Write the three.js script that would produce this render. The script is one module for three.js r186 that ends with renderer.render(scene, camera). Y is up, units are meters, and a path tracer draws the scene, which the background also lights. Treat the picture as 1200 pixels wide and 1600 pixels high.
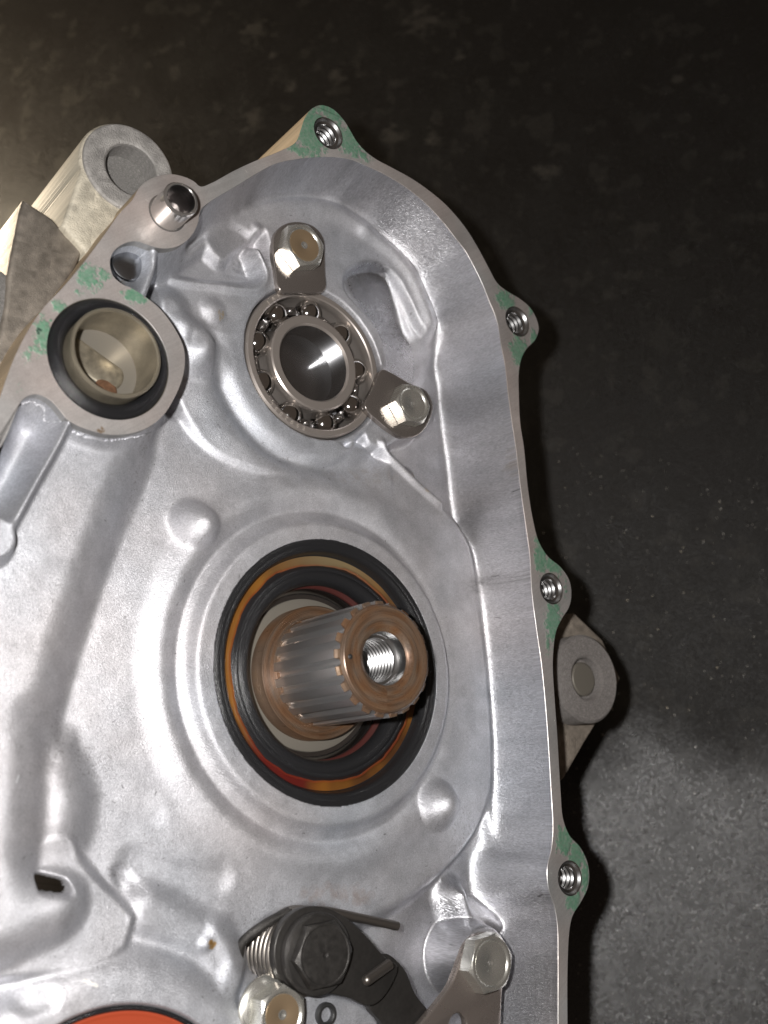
import * as THREE from 'three';
import { FontLoader } from 'three/addons/loaders/FontLoader.js';
import { TextGeometry } from 'three/addons/geometries/TextGeometry.js';
import { mergeGeometries, mergeVertices, toCreasedNormals } from 'three/addons/utils/BufferGeometryUtils.js';

/* ---------------- camera, exposure, lamps ---------------- */
const FLOOR_DROP = 120;                        // mm from the mating face of the housing down to the floor
const FPX = 1700, VPX = -700, VPY = 1300, DIST = 325;   // lens and the vanishing point of the housing's axis, in photo pixels
const nrm = (v) => { const l = Math.hypot(...v); return v.map((a) => a / l); };
const axN = nrm([600 - VPX, VPY - 800, FPX]);
const axX = nrm([1 - axN[0] * axN[0], -axN[0] * axN[1], -axN[0] * axN[2]]);
const axZ = [axX[1] * axN[2] - axX[2] * axN[1], axX[2] * axN[0] - axX[0] * axN[2], axX[0] * axN[1] - axX[1] * axN[0]];
const camR = [axX[0], axN[0], axZ[0]], camU = [axX[1], axN[1], axZ[1]], camB = [axX[2], axN[2], axZ[2]];
const camP = camB.map((v) => v * DIST);        // mm, origin on the mating face

const scene = new THREE.Scene();
scene.background = new THREE.Color().setRGB(0.072, 0.056, 0.045);   // the dim brown room all round
const camera = new THREE.PerspectiveCamera(2 * Math.atan(800 / FPX) * 180 / Math.PI, 0.75, 0.01, 20);
const toWorld = (x, y, z) => new THREE.Vector3(x / 1000, (y + FLOOR_DROP) / 1000, z / 1000);
camera.position.copy(toWorld(...camP));
camera.up.set(...camU);
camera.lookAt(toWorld(0, 0, 0));
camera.focus = 0.33; camera.userData.fStop = 14;
camera.updateMatrixWorld(true);

const renderer = new THREE.WebGLRenderer({ antialias: true });
renderer.toneMapping = THREE.LinearToneMapping;
renderer.toneMappingExposure = 1.0;
renderer.shadowMap.enabled = true;

const camPoint = (r, u, b) => toWorld(...[0, 1, 2].map((i) => camP[i] + camR[i] * r + camU[i] * u + camB[i] * b));
// the phone's flash, a little left of and above the lens
const flash = new THREE.PointLight(new THREE.Color().setRGB(1.0, 0.975, 0.955), 0.51, 0, 2);
flash.position.copy(camPoint(-23, 12, -1));
flash.castShadow = true; flash.shadow.radius = 0.22;
scene.add(flash);
// a small warm work lamp lying on the floor just left of the picture
const WARM = camPoint(-350, 213, -585);
const warm = new THREE.PointLight(new THREE.Color().setRGB(1.0, 0.84, 0.62), 0.36, 0, 2);
warm.position.copy(WARM); warm.castShadow = true; warm.shadow.radius = 1;
scene.add(warm);

/* ---------------- helpers ---------------- */
let seed = 7;
const rnd = () => { seed |= 0; seed = seed + 0x6D2B79F5 | 0; let t = Math.imul(seed ^ seed >>> 15, 1 | seed); t = t + Math.imul(t ^ t >>> 7, 61 | t) ^ t; return ((t ^ t >>> 14) >>> 0) / 4294967296; };
const rr = (a, b) => a + (b - a) * rnd();
const clamp = (v, a = 0, b = 1) => v < a ? a : v > b ? b : v;
const sstep = (a, b, v) => { const t = clamp((v - a) / (b - a)); return t * t * (3 - 2 * t); };
const mix = (a, b, t) => a + (b - a) * t;
// the point at height y (mm above the mating face) that the photo shows at a pixel of its 1200 x 1600 frame
function ray(px, py, y) {
  const d = [0, 1, 2].map((i) => camR[i] * (px - 600) / FPX + camU[i] * (800 - py) / FPX - camB[i]);
  const t = (y - camP[1]) / d[1];
  return [camP[0] + d[0] * t, camP[2] + d[2] * t, t];
}
const P = (px, py, y) => { const r = ray(px, py, y); return [r[0], r[1]]; };
const mmOf = (px, py, y, n) => n * ray(px, py, y)[2] / FPX;      // n photo pixels at that place, in mm
const project = (x, y, z) => {
  const v = [x - camP[0], y - camP[1], z - camP[2]], d = -(v[0] * camB[0] + v[1] * camB[1] + v[2] * camB[2]);
  return [600 + FPX * (v[0] * camR[0] + v[1] * camR[1] + v[2] * camR[2]) / d, 800 - FPX * (v[0] * camU[0] + v[1] * camU[1] + v[2] * camU[2]) / d];
};
function curve(pts, closed = true, per = 6, sharp = false) {
  if (sharp) return pts;
  const c = new THREE.CatmullRomCurve3(pts.map((p) => new THREE.Vector3(p[0], p[1], 0)), closed, 'centripetal');
  const out = c.getPoints(pts.length * per).map((v) => [v.x, v.y]);
  if (closed) out.pop();
  return out;
}
const at = (pts, y) => pts.map((p) => P(p[0], p[1], y));
function sdPoly(pts) {                       // signed distance to a closed outline, negative inside
  const n = pts.length; let x0 = 1e9, x1 = -1e9, z0 = 1e9, z1 = -1e9;
  for (const p of pts) { x0 = Math.min(x0, p[0]); x1 = Math.max(x1, p[0]); z0 = Math.min(z0, p[1]); z1 = Math.max(z1, p[1]); }
  const ax = new Float64Array(n), az = new Float64Array(n), ex = new Float64Array(n), ez = new Float64Array(n), il = new Float64Array(n);
  for (let i = 0; i < n; i++) { const a = pts[i], b = pts[(i + 1) % n]; ax[i] = a[0]; az[i] = a[1]; ex[i] = b[0] - a[0]; ez[i] = b[1] - a[1]; il[i] = 1 / (ex[i] * ex[i] + ez[i] * ez[i] + 1e-12); }
  const f = (x, z) => {
    let m = 1e18, s = 1;
    for (let i = 0; i < n; i++) {
      const wx = x - ax[i], wz = z - az[i], t = clamp((wx * ex[i] + wz * ez[i]) * il[i]);
      const dx = wx - ex[i] * t, dz = wz - ez[i] * t, d = dx * dx + dz * dz;
      if (d < m) m = d;
      const c1 = z >= az[i], c2 = z < az[i] + ez[i], c3 = ex[i] * wz > ez[i] * wx;
      if ((c1 && c2 && c3) || (!c1 && !c2 && !c3)) s = -s;
    }
    return s * Math.sqrt(m);
  };
  f.box = [x0, x1, z0, z1]; return f;
}
function sdLine(pts, r) {
  let x0 = 1e9, x1 = -1e9, z0 = 1e9, z1 = -1e9;
  for (const p of pts) { x0 = Math.min(x0, p[0]); x1 = Math.max(x1, p[0]); z0 = Math.min(z0, p[1]); z1 = Math.max(z1, p[1]); }
  const f = (x, z) => {
    let m = 1e18;
    for (let i = 0; i + 1 < pts.length; i++) {
      const a = pts[i], b = pts[i + 1], ex = b[0] - a[0], ez = b[1] - a[1], wx = x - a[0], wz = z - a[1];
      const t = clamp((wx * ex + wz * ez) / (ex * ex + ez * ez + 1e-12)), dx = wx - ex * t, dz = wz - ez * t;
      m = Math.min(m, dx * dx + dz * dz);
    }
    return Math.sqrt(m) - r;
  };
  f.box = [x0 - r, x1 + r, z0 - r, z1 + r]; return f;
}
function sdCircle(c, r) { const f = (x, z) => Math.hypot(x - c[0], z - c[1]) - r; f.box = [c[0] - r, c[0] + r, c[1] - r, c[1] + r]; return f; }
const smax = (a, b, k) => { const h = Math.max(k - Math.abs(a - b), 0) / k; return Math.max(a, b) + h * h * k * 0.25; };
const smin = (a, b, k) => -smax(-a, -b, k);

// tileable noise
const NG = 256, noiseGrid = new Float32Array(NG * NG).map(() => rnd());
function vnoise(x, y) {
  const xi = Math.floor(x), yi = Math.floor(y); let fx = x - xi, fy = y - yi; fx = fx * fx * (3 - 2 * fx); fy = fy * fy * (3 - 2 * fy);
  const a = xi & 255, b = (xi + 1) & 255, c = (yi & 255) << 8, d = ((yi + 1) & 255) << 8;
  return (noiseGrid[c + a] * (1 - fx) + noiseGrid[c + b] * fx) * (1 - fy) + (noiseGrid[d + a] * (1 - fx) + noiseGrid[d + b] * fx) * fy;
}
function fbm(x, y, o = 4) { let s = 0, a = 0.5, t = 0; for (let i = 0; i < o; i++) { s += a * vnoise(x, y); t += a; a *= 0.5; x = x * 2.03 + 17.3; y = y * 2.03 + 5.1; } return s / t; }

function pixels(w, h, fn, srgb) {
  const d = new Uint8Array(w * h * 4);
  for (let y = 0, o = 0; y < h; y++) for (let x = 0; x < w; x++, o += 4) { const c = fn(x, y); d[o] = c[0]; d[o + 1] = c[1]; d[o + 2] = c[2]; d[o + 3] = 255; }
  const t = new THREE.DataTexture(d, w, h); t.magFilter = THREE.LinearFilter; t.minFilter = THREE.LinearFilter; t.wrapS = t.wrapT = THREE.RepeatWrapping;
  if (srgb) t.colorSpace = THREE.SRGBColorSpace; t.needsUpdate = true; return t;
}
// tiling textures: fine cast grain, brushed grain
const grainTex = pixels(512, 512, (x, y) => { const v = 128 + (vnoise(x * 0.5, y * 0.5) - 0.5) * 110 + (vnoise(x * 0.25 + 90, y * 0.25) - 0.5) * 90 + (rnd() - 0.5) * 60; return [clamp(v, 0, 255), clamp(v, 0, 255), clamp(v, 0, 255)]; });
const roughTex = pixels(512, 512, (x, y) => { const v = 190 + (fbm(x / 16, y / 16, 4) - 0.5) * 120 + (rnd() - 0.5) * 26; return [v, clamp(v, 60, 255), v].map((q) => clamp(q, 0, 255)); });
const mottleTex = pixels(512, 512, (x, y) => { const v = 205 + (fbm(x / 32, y / 32, 5) - 0.5) * 90 + (rnd() - 0.5) * 18; return [v, v, v * 0.995].map((q) => clamp(q, 0, 255)); }, true);
const ch1 = (t) => { t.channel = 1; return t; };
const rep = (t, n) => { const c = t.clone(); c.repeat.set(n, n); c.needsUpdate = true; return c; };

/* ---- things, parts ---- */
const used = {};
const numbered = (n) => { used[n] = (used[n] ?? -1) + 1; return used[n] ? n + '_' + String(used[n]).padStart(3, '0') : n; };
function tag(o, label, category, group, kind) { o.userData.label = label; if (category) o.userData.category = category; if (group) o.userData.group = group; if (kind) o.userData.kind = kind; return o; }
function thing(name, label, category, [x, y, z], group, turn = 0) {
  const g = new THREE.Group(); g.name = numbered(name); g.position.copy(toWorld(x, y, z)); g.rotation.y = turn; scene.add(g);
  return tag(g, label, category, group);
}
// geometries are made in mm; a part's geometry is relative to its thing
function part(name, geo, material, parent, label) {
  const g = geo.userData.metres ? geo : geo.clone(); if (!geo.userData.metres) g.scale(0.001, 0.001, 0.001);
  const m = new THREE.Mesh(g, material); m.name = numbered(name); m.castShadow = m.receiveShadow = true; parent.add(m);
  if (label) m.userData.label = label; return m;
}
const shift = (g, x, y, z) => g.translate(x, y, z);
const lathe = (prof, seg = 96) => new THREE.LatheGeometry(prof.map((p) => new THREE.Vector2(p[0], p[1])), seg);
const latheSharp = (prof, seg = 96, ang = 0.5) => toCreasedNormals(lathe(prof, seg).toNonIndexed(), ang);
function extrude(outline, y, depth, bevel = 0.4, holes = [], ang = 0.6, segs = 2) {   // an outline [x, z] in mm, top face at y, going down
  const mk = (pts, K) => new K(pts.map((p) => new THREE.Vector2(p[0], p[1])));
  const s = mk(outline, THREE.Shape); s.holes = holes.map((h) => mk(h, THREE.Path));
  const g = new THREE.ExtrudeGeometry(s, { depth: depth - 2 * bevel, bevelEnabled: bevel > 0, bevelThickness: bevel, bevelSize: bevel, bevelOffset: -bevel, bevelSegments: segs, curveSegments: 12 });
  g.rotateX(Math.PI / 2); g.translate(0, y - bevel, 0);
  const q = toCreasedNormals(g, ang); planarUV(q); return q;
}
function planarUV(g) { const p = g.attributes.position, u = new Float32Array(p.count * 2); for (let i = 0; i < p.count; i++) { const [a, b] = mapUV(p.getX(i), p.getZ(i)); u[2 * i] = a; u[2 * i + 1] = b; } g.setAttribute('uv', new THREE.BufferAttribute(u, 2)); return g; }
function threadProfile(prof, rc, depth, y0, y1, pitch) {   // crests with flats, sloping flanks
  for (let y = y0; y > y1; y -= pitch) prof.push([rc, y], [rc, y - .34 * pitch], [rc + depth, y - .46 * pitch], [rc + depth, y - .58 * pitch]);
  return prof;
}
const circle = (c, r, n = 64) => Array.from({ length: n }, (_, i) => [c[0] + r * Math.cos(i / n * 2 * Math.PI), c[1] + r * Math.sin(i / n * 2 * Math.PI)]);
const tube = (pts, r, seg = 40, rad = 10) => new THREE.TubeGeometry(new THREE.CatmullRomCurve3(pts.map((p) => new THREE.Vector3(...p)), false, 'centripetal'), seg, r, rad, false);
const P3 = (px, py, y) => { const p = P(px, py, y); return [p[0], y, p[1]]; };

/* ---------------- texture of the housing ---------------- */
const TX0 = -135, TZ0 = -130, TSZ = 310;      // mm square that the housing's maps cover
const mapUV = (x, z) => [(x - TX0) / TSZ, 1 - (z - TZ0) / TSZ];
function housingCanvas(size, paint) {
  const c = document.createElement('canvas'); c.width = c.height = size; const g = c.getContext('2d'); paint(g, size / TSZ); return c;
}
function fillNoise(g, size, fn) {
  const im = g.createImageData(size, size);
  for (let y = 0, o = 0; y < size; y++) for (let x = 0; x < size; x++, o += 4) { const c = fn(x / size * TSZ + TX0, y / size * TSZ + TZ0); im.data[o] = c[0]; im.data[o + 1] = c[1]; im.data[o + 2] = c[2]; im.data[o + 3] = 255; }
  g.putImageData(im, 0, 0);
}
function stroke(g, k, a, b, w, col) {          // a scratch between two points in mm
  g.strokeStyle = col; g.lineWidth = w * k; g.lineCap = 'round'; g.beginPath(); g.moveTo((a[0] - TX0) * k, (a[1] - TZ0) * k);
  const mx = (a[0] + b[0]) / 2 + rr(-.3, .3), mz = (a[1] + b[1]) / 2 + rr(-.3, .3); g.quadraticCurveTo((mx - TX0) * k, (mz - TZ0) * k, (b[0] - TX0) * k, (b[1] - TZ0) * k); g.stroke();
}
function smear(g, k, px, py, y, rx, ry, n, len, w, col, dir) {   // many short streaks over an area given in photo pixels
  for (let i = 0; i < n; i++) {
    const a = rr(0, 6.283), q = Math.sqrt(rnd()), c = P(px + Math.cos(a) * q * rx, py + Math.sin(a) * q * ry, y), t = dir + rr(-.5, .5), l = rr(.2, 1) * len;
    stroke(g, k, [c[0] - Math.cos(t) * l / 2, c[1] - Math.sin(t) * l / 2], [c[0] + Math.cos(t) * l / 2, c[1] + Math.sin(t) * l / 2], rr(.4, 1) * w, col);
  }
}
function blot(g, k, px, py, y, rx, ry, col, n = 40, size = 1.2) {   // a ragged stain made of many small dabs
  for (let i = 0; i < n; i++) {
    const a = rr(0, 6.283), q = Math.sqrt(rnd()), c = P(px + Math.cos(a) * q * rx, py + Math.sin(a) * q * ry, y), s = rr(.2, 1) * size;
    g.fillStyle = col; g.beginPath(); g.ellipse((c[0] - TX0) * k, (c[1] - TZ0) * k, s * k, s * rr(.4, 1) * k, rr(0, 3), 0, 6.283); g.fill();
  }
}
const faceMap = housingCanvas(2048, (g, k) => {
  fillNoise(g, 2048, (x, z) => {
    const big = fbm(x / 22 + 40, z / 22 + 11, 4), mid = fbm(x / 4 + 3, z / 4, 3), fine = rnd();
    const v = 200 + (big - .5) * 28 + (mid - .5) * 30 + (fine - .5) * 40, w = (fbm(x / 30 + 70, z / 30, 3) - .5) * 14;
    return [v + w * .7, v, v + 3 - w * .5].map((q) => clamp(q, 0, 255));
  });
  // fine scuffs on the outer wall and the low floor
  for (const [px, py, y, rx, ry, n, len, w, col, dir] of [
    [780, 700, -8, 25, 100, 60, 5, .3, 'rgba(110,108,106,0.068)', 1.5], [790, 1000, -8, 25, 160, 90, 6, .3, 'rgba(120,120,122,0.059)', 1.5], [770, 915, -16, 40, 12, 34, 5, .35, 'rgba(60,58,56,0.108)', -.1],
    [720, 1320, -20, 25, 60, 150, 1.6, .5, 'rgba(58,56,54,0.070)', 1.2], [665, 1400, -22, 30, 30, 70, 2, .5, 'rgba(80,78,76,0.065)', 1], [760, 1380, -16, 60, 40, 60, 5, .25, 'rgba(222,222,220,0.245)', .3],
    [790, 1500, -10, 40, 70, 70, 4, .3, 'rgba(90,90,90,0.081)', 1.2], [130, 1180, -17, 50, 60, 240, .9, .35, 'rgba(74,74,76,0.081)', 1],
    [300, 1330, -19, 90, 20, 26, 3, .2, 'rgba(80,76,72,0.108)', .1], [190, 1360, -20, 26, 14, 60, 1, .35, 'rgba(74,74,76,0.081)', 1]]) smear(g, k, px, py, y, rx, ry, n, len, w, col, dir);
  blot(g, k, 188, 436, -12, 10, 10, 'rgba(120,84,40,0.072)', 30, 1);
  blot(g, k, 382, 414, -24, 24, 16, 'rgba(50,54,58,0.060)', 70, 1.4);
  // brown oil tide mark on the wall
  blot(g, k, 800, 720, -4, 6, 30, 'rgba(130,104,76,0.06)', 40, 1.2);
  blot(g, k, 660, 750, -20, 10, 22, 'rgba(190,160,110,0.16)', 30, 1.4); for (const [px, py, y, rx, ry, n] of [[215, 700, -17, 14, 30, 60], [205, 770, -17, 10, 50, 50], [90, 1150, -17, 10, 40, 50], [150, 1190, -17, 40, 26, 90], [185, 1360, -20, 20, 12, 40], [208, 1450, -18, 8, 24, 30], [340, 1530, -18, 20, 30, 40], [400, 1440, -19, 30, 14, 40], [720, 1300, -20, 20, 40, 60], [745, 900, -19, 6, 30, 20], [690, 1290, -17, 26, 10, 30], [300, 850, -17, 22, 8, 24], [360, 640, -18, 10, 30, 30], [440, 715, -18, 40, 8, 30], [250, 1310, -18, 30, 20, 30]]) for (let q = 0; q < n; q++) { const a = rr(0, 6.283), u = Math.sqrt(rnd()); blot(g, k, px + Math.cos(a) * u * rx, py + Math.sin(a) * u * ry, y, 3, 3, 'rgba(66,62,58,0.30)', 2, .22); }
  blot(g, k, 320, 1474, -20, 5, 6, 'rgba(176,128,62,0.3)', 26, .8); blot(g, k, 345, 492, -17, 5, 8, 'rgba(190,150,80,0.22)', 20, .6);
  blot(g, k, 560, 745, -19, 60, 12, 'rgba(150,118,104,0.05)', 50, 2); blot(g, k, 520, 1400, -19, 60, 18, 'rgba(150,118,100,0.06)', 60, 2);
  // specks and nicks everywhere
  for (let i = 0; i < 420; i++) { const c = P(rr(0, 850), rr(650, 1600), -19), l = rr(.15, .9), t = rr(0, 6.28); stroke(g, k, c, [c[0] + Math.cos(t) * l, c[1] + Math.sin(t) * l], rr(.08, .24), rnd() < .5 ? 'rgba(60,58,56,0.5)' : 'rgba(245,245,246,0.7)'); }
  for (let i = 0; i < 150; i++) { const c = P(rr(250, 800), rr(260, 700), -20), l = rr(.2, 1.6), t = rr(0, 6.28); stroke(g, k, c, [c[0] + Math.cos(t) * l, c[1] + Math.sin(t) * l], rr(.08, .22), rnd() < .5 ? 'rgba(70,68,70,0.45)' : 'rgba(245,245,246,0.6)'); }
  stroke(g, k, P(28, 1222, -8), P(32, 1212, -8), .5, 'rgba(250,250,250,.95)'); stroke(g, k, P(132, 1532, -14), P(150, 1540, -14), .7, 'rgba(250,244,236,.95)');
});
const faceTex = new THREE.CanvasTexture(faceMap); faceTex.colorSpace = THREE.SRGBColorSpace;
// how rough and how bare the metal is: cast skin on the lands, smoother burnished metal on the outer wall and low floor
const faceRM = (() => {
  const N = 1024, zone = sdPoly(curve([[560, 320], [612, 372], [650, 410], [690, 470], [700, 530], [660, 540], [620, 520], [590, 470], [545, 430], [560, 415], [600, 415], [620, 440], [650, 510], [600, 560], [612, 600], [680, 600], [690, 660], [650, 720], [700, 790], [745, 850], [765, 1000], [780, 1250], [740, 1330], [650, 1410], [640, 1600], [900, 1650], [900, 900], [840, 500], [700, 280], [520, 215], [380, 260], [300, 330], [330, 345], [420, 300], [500, 292]].map((p) => P(p[0], p[1], -16)), true, 4));
  const oily = sdPoly(curve([[541, 432], [562, 419], [586, 421], [604, 440], [617, 470], [629, 508], [652, 540], [656, 590], [620, 590], [606, 550], [585, 505], [552, 465]].map((p) => P(p[0], p[1], -22)), true, 4));
  const t = pixels(N, N, (i, j) => {
    const x = (i + .5) / N * TSZ + TX0, z = TZ0 + TSZ - (j + .5) / N * TSZ, n = fbm(x / 7, z / 7, 4), q = 1 - sstep(-2.5, 2.5, zone(x, z) + (n - .5) * 7), q2 = 1 - sstep(-1, 1.2, oily(x, z) + (n - .5) * 3), f = rnd() - .5;
    return [0, 255 * clamp(mix(mix(.49, .36, q), .26, q2) + (n - .5) * .08 + f * .06), 255 * clamp(mix(mix(.72, .90, q), 1, q2) + (n - .5) * .1)];
  });
  t.wrapS = t.wrapT = THREE.ClampToEdgeWrapping; return t;
})();
// machined mating face: fine lines, brown film, green gasket sealant left in patches
const greens = [[486, 205, 24, 52, 1], [520, 176, 34, 18, .9], [548, 222, 24, 34, .85], [470, 234, 34, 14, .8], [566, 241, 16, 12, .7],
  [789, 467, 17, 19, .9], [812, 548, 17, 30, .95], [834, 530, 9, 18, .8], [828, 484, 8, 16, .6], [845, 866, 13, 32, 1], [864, 882, 18, 20, .9], [864, 968, 15, 38, .95], [856, 1000, 7, 24, .7], [884, 918, 6, 30, .5],
  [882, 1314, 14, 22, 1.1], [900, 1337, 15, 22, 1], [896, 1410, 16, 18, .9], [913, 1370, 8, 32, .85],
  [137, 432, 20, 24, .82], [160, 428, 14, 12, .72], [92, 478, 11, 12, .85], [66, 520, 13, 30, .95], [60, 548, 13, 12, .75], [210, 462, 17, 13, 1], [122, 455, 8, 8, .65], [40, 556, 8, 14, .6], [30, 600, 8, 20, .45]].map(([x, y, a, b, c]) => { const q = P(x, y, 0), m = mmOf(x, y, 0, 1); return [q[0], q[1], a * m * 1.25, b * m, c]; });
const rimMap = housingCanvas(2048, (g, k) => {
  fillNoise(g, 2048, (x, z) => {
    const u = x * .62 + z * .79, lines = vnoise(u * 3.2, x * .05), big = fbm(x / 14, z / 14, 4), v = 182 + (lines - .5) * 9 + (big - .5) * 44 + (rnd() - .5) * 18, w = 2 + (fbm(x / 18 + 30, z / 18, 3) - .4) * 20;
    let c = [v + w * .8, v - 2, v - 4 - w * .3], cov = 0;
    for (const q of greens) { const d = Math.hypot((x - q[0]) / q[2], (z - q[1]) / q[3]); if (d < 1.5) cov = Math.max(cov, q[4] * (1.12 - .62 * d)); }
    if (cov > 0) {
      const n = fbm(x * .9 + 13, z * .9, 3) * .6 + fbm(x * 3.4, z * 3.4 + 40, 3) * .4, t = sstep(-.05, .17, cov - 1.05 * n + .02) * (.36 + .5 * fbm(x * 2 + 5, z * 2, 2)), tone = (fbm(x * 1.3 + 80, z * 1.3, 3) - .5) * 60;
      c = [mix(c[0], 108 + tone, t), mix(c[1], 176 + tone * .7, t), mix(c[2], 138 + tone * .8, t)];
    }
    return c.map((q) => clamp(q, 0, 255));
  });
  blot(g, k, 60, 518, 0, 5, 5, 'rgba(40,60,52,.5)', 10, .5); blot(g, k, 158, 672, 0, 6, 4, 'rgba(120,96,70,.5)', 12, .5);
  for (let i = 0; i < 240; i++) { const c = P(rr(0, 920), rr(160, 1600), 0), l = rr(.2, 1.4), t = rr(0, 6.28); stroke(g, k, c, [c[0] + Math.cos(t) * l, c[1] + Math.sin(t) * l], rr(.08, .25), rnd() < .5 ? 'rgba(90,76,66,0.5)' : 'rgba(240,236,232,0.6)'); }
});
const coverAt = (x, z) => { let cov = 0; for (const q of greens) { const d = Math.hypot((x - q[0]) / q[2], (z - q[1]) / q[3]); if (d < 1.5) cov = Math.max(cov, q[4] * (1.12 - .62 * d)); } if (!cov) return 0; const n = fbm(x * .9 + 13, z * .9, 3) * .6 + fbm(x * 3.4, z * 3.4 + 40, 3) * .4; return sstep(-.05, .17, cov - 1.05 * n + .02); };
const rimBump = pixels(1024, 1024, (i, j) => { const x = (i + .5) / 1024 * TSZ + TX0, z = TZ0 + TSZ - (j + .5) / 1024 * TSZ, c = coverAt(x, z), v = 90 + c * (80 + 60 * fbm(x * 2.2, z * 2.2, 3)) + (rnd() - .5) * 12; return [v, v, v].map((q) => clamp(q, 0, 255)); });
const rimTex = new THREE.CanvasTexture(rimMap); rimTex.colorSpace = THREE.SRGBColorSpace;

const bronzeTex = (() => { const rings = Array.from({ length: 128 }, () => rr(.8, 1)); return pixels(256, 128, (i, j) => { const b = fbm(i / 32, j / 12, 4), q = rings[j] * (.75 + .5 * b) + (rnd() - .5) * .08, h = (vnoise(i / 14 + 9, j / 20) - .5) * .16; return [255 * clamp(q), 255 * clamp(q * (.96 - h)), 255 * clamp(q * (.94 - h * 2))]; }, true); })();
/* ---------------- materials ---------------- */
const std = (o) => new THREE.MeshStandardMaterial(o), lin = (r, g, b) => new THREE.Color().setRGB(r, g, b);
const M = {
  face: std({ color: lin(.85, .855, .87), map: faceTex, metalness: 1, roughness: 1, roughnessMap: faceRM, metalnessMap: faceRM, bumpMap: ch1(rep(grainTex, 17)), bumpScale: .00011 }),
  rim: std({ color: lin(.84, .835, .83), map: rimTex, metalness: .5, roughness: .5, roughnessMap: rep(roughTex, 6), bumpMap: rimBump, bumpScale: .0003 }),
  cast: std({ color: lin(.62, .60, .57), map: rep(mottleTex, 7), metalness: .45, roughness: .62, roughnessMap: rep(roughTex, 6), bumpMap: rep(grainTex, 7), bumpScale: .00022 }),
  wall: std({ color: lin(.52, .51, .50), map: rep(mottleTex, 5), metalness: .7, roughness: .5 }),
  outer: std({ color: lin(.88, .68, .45), map: rep(mottleTex, 7), metalness: .1, roughness: .62, bumpMap: rep(grainTex, 7), bumpScale: .0003 }),
  lugSide: std({ color: lin(.68, .62, .50), map: rep(mottleTex, 7), metalness: .05, roughness: .6, bumpMap: rep(grainTex, 7), bumpScale: .0003 }),
  castOld: std({ color: lin(.46, .44, .42), map: rep(mottleTex, 7), metalness: .3, roughness: .68, bumpMap: rep(grainTex, 7), bumpScale: .0003 }),
  castDark: std({ color: lin(.34, .30, .255), map: rep(mottleTex, 9), metalness: .55, roughness: .5, bumpMap: rep(grainTex, 12), bumpScale: .00012 }),
  thread: std({ color: lin(.46, .46, .46), metalness: 1, roughness: .3 }),
  steel: std({ color: lin(.62, .60, .58), metalness: .9, roughness: .2, roughnessMap: rep(roughTex, 2) }),
  zinc: std({ color: lin(.66, .65, .60), metalness: .85, roughness: .34, roughnessMap: rep(roughTex, 1) }),
  goldZinc: std({ color: lin(.40, .29, .18), metalness: .7, roughness: .36 }),
  race: std({ color: lin(.44, .395, .36), metalness: .72, roughness: .3 }),
  ball: std({ color: lin(.62, .61, .6), metalness: 1, roughness: .08 }),
  cage: std({ color: lin(.34, .33, .33), metalness: 1, roughness: .26 }),
  retainer: std({ color: lin(.27, .24, .22), metalness: .78, roughness: .26, roughnessMap: rep(roughTex, 1) }),
  plate: std({ color: lin(.30, .26, .235), metalness: .75, roughness: .34, roughnessMap: rep(roughTex, 1) }),
  oxide: std({ color: lin(.075, .07, .066), metalness: .55, roughness: .42, map: rep(mottleTex, 1), bumpMap: rep(grainTex, 1), bumpScale: .00008 }),
  spring: std({ color: lin(.22, .20, .18), metalness: .9, roughness: .35 }),
  rubber: std({ color: lin(.014, .014, .015), metalness: 0, roughness: .27, bumpMap: rep(grainTex, 3), bumpScale: .00005 }),
  bronze: std({ map: bronzeTex, color: lin(.165, .11, .072), metalness: .35, roughness: .42, roughnessMap: rep(roughTex, 2) }),
  spline: std({ color: lin(.56, .56, .56), metalness: .92, roughness: .3 }),
  sleeve: std({ color: lin(.47, .415, .32), metalness: .7, roughness: .36, map: rep(mottleTex, 1) }),
  cream: std({ color: lin(.17, .155, .13), metalness: .3, roughness: .4 }),
  wetRubber: std({ color: lin(.012, .012, .013), metalness: 0, roughness: .17, roughnessMap: rep(roughTex, 2), bumpMap: rep(grainTex, 2), bumpScale: .00012 }),
  redRubber: std({ color: lin(.05, .013, .011), metalness: 0, roughness: .4 }),
  orange: std({ color: lin(.33, .052, .02), metalness: 0, roughness: .42 }),
  boreFloor: std({ color: lin(.36, .37, .39), metalness: 1, roughness: .24 }),
  ink: std({ color: lin(.62, .56, .50), metalness: .6, roughness: .6 }),
  bracket: std({ color: lin(.42, .36, .30), map: rep(mottleTex, 9), metalness: .2, roughness: .6, bumpMap: rep(grainTex, 7), bumpScale: .0003 }),
  washer: std({ color: lin(.50, .46, .44), map: rep(mottleTex, 9), metalness: .3, roughness: .6, bumpMap: rep(grainTex, 7), bumpScale: .0003 }),
  rust: std({ color: lin(.16, .085, .05), map: rep(mottleTex, 1), metalness: 0, roughness: .22 }),
  dark: std({ color: lin(.03, .03, .03), metalness: .3, roughness: .5 }),
};
const amberMat = std({ color: lin(1, 1, 1), vertexColors: true, metalness: 0, roughness: .3 });

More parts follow.
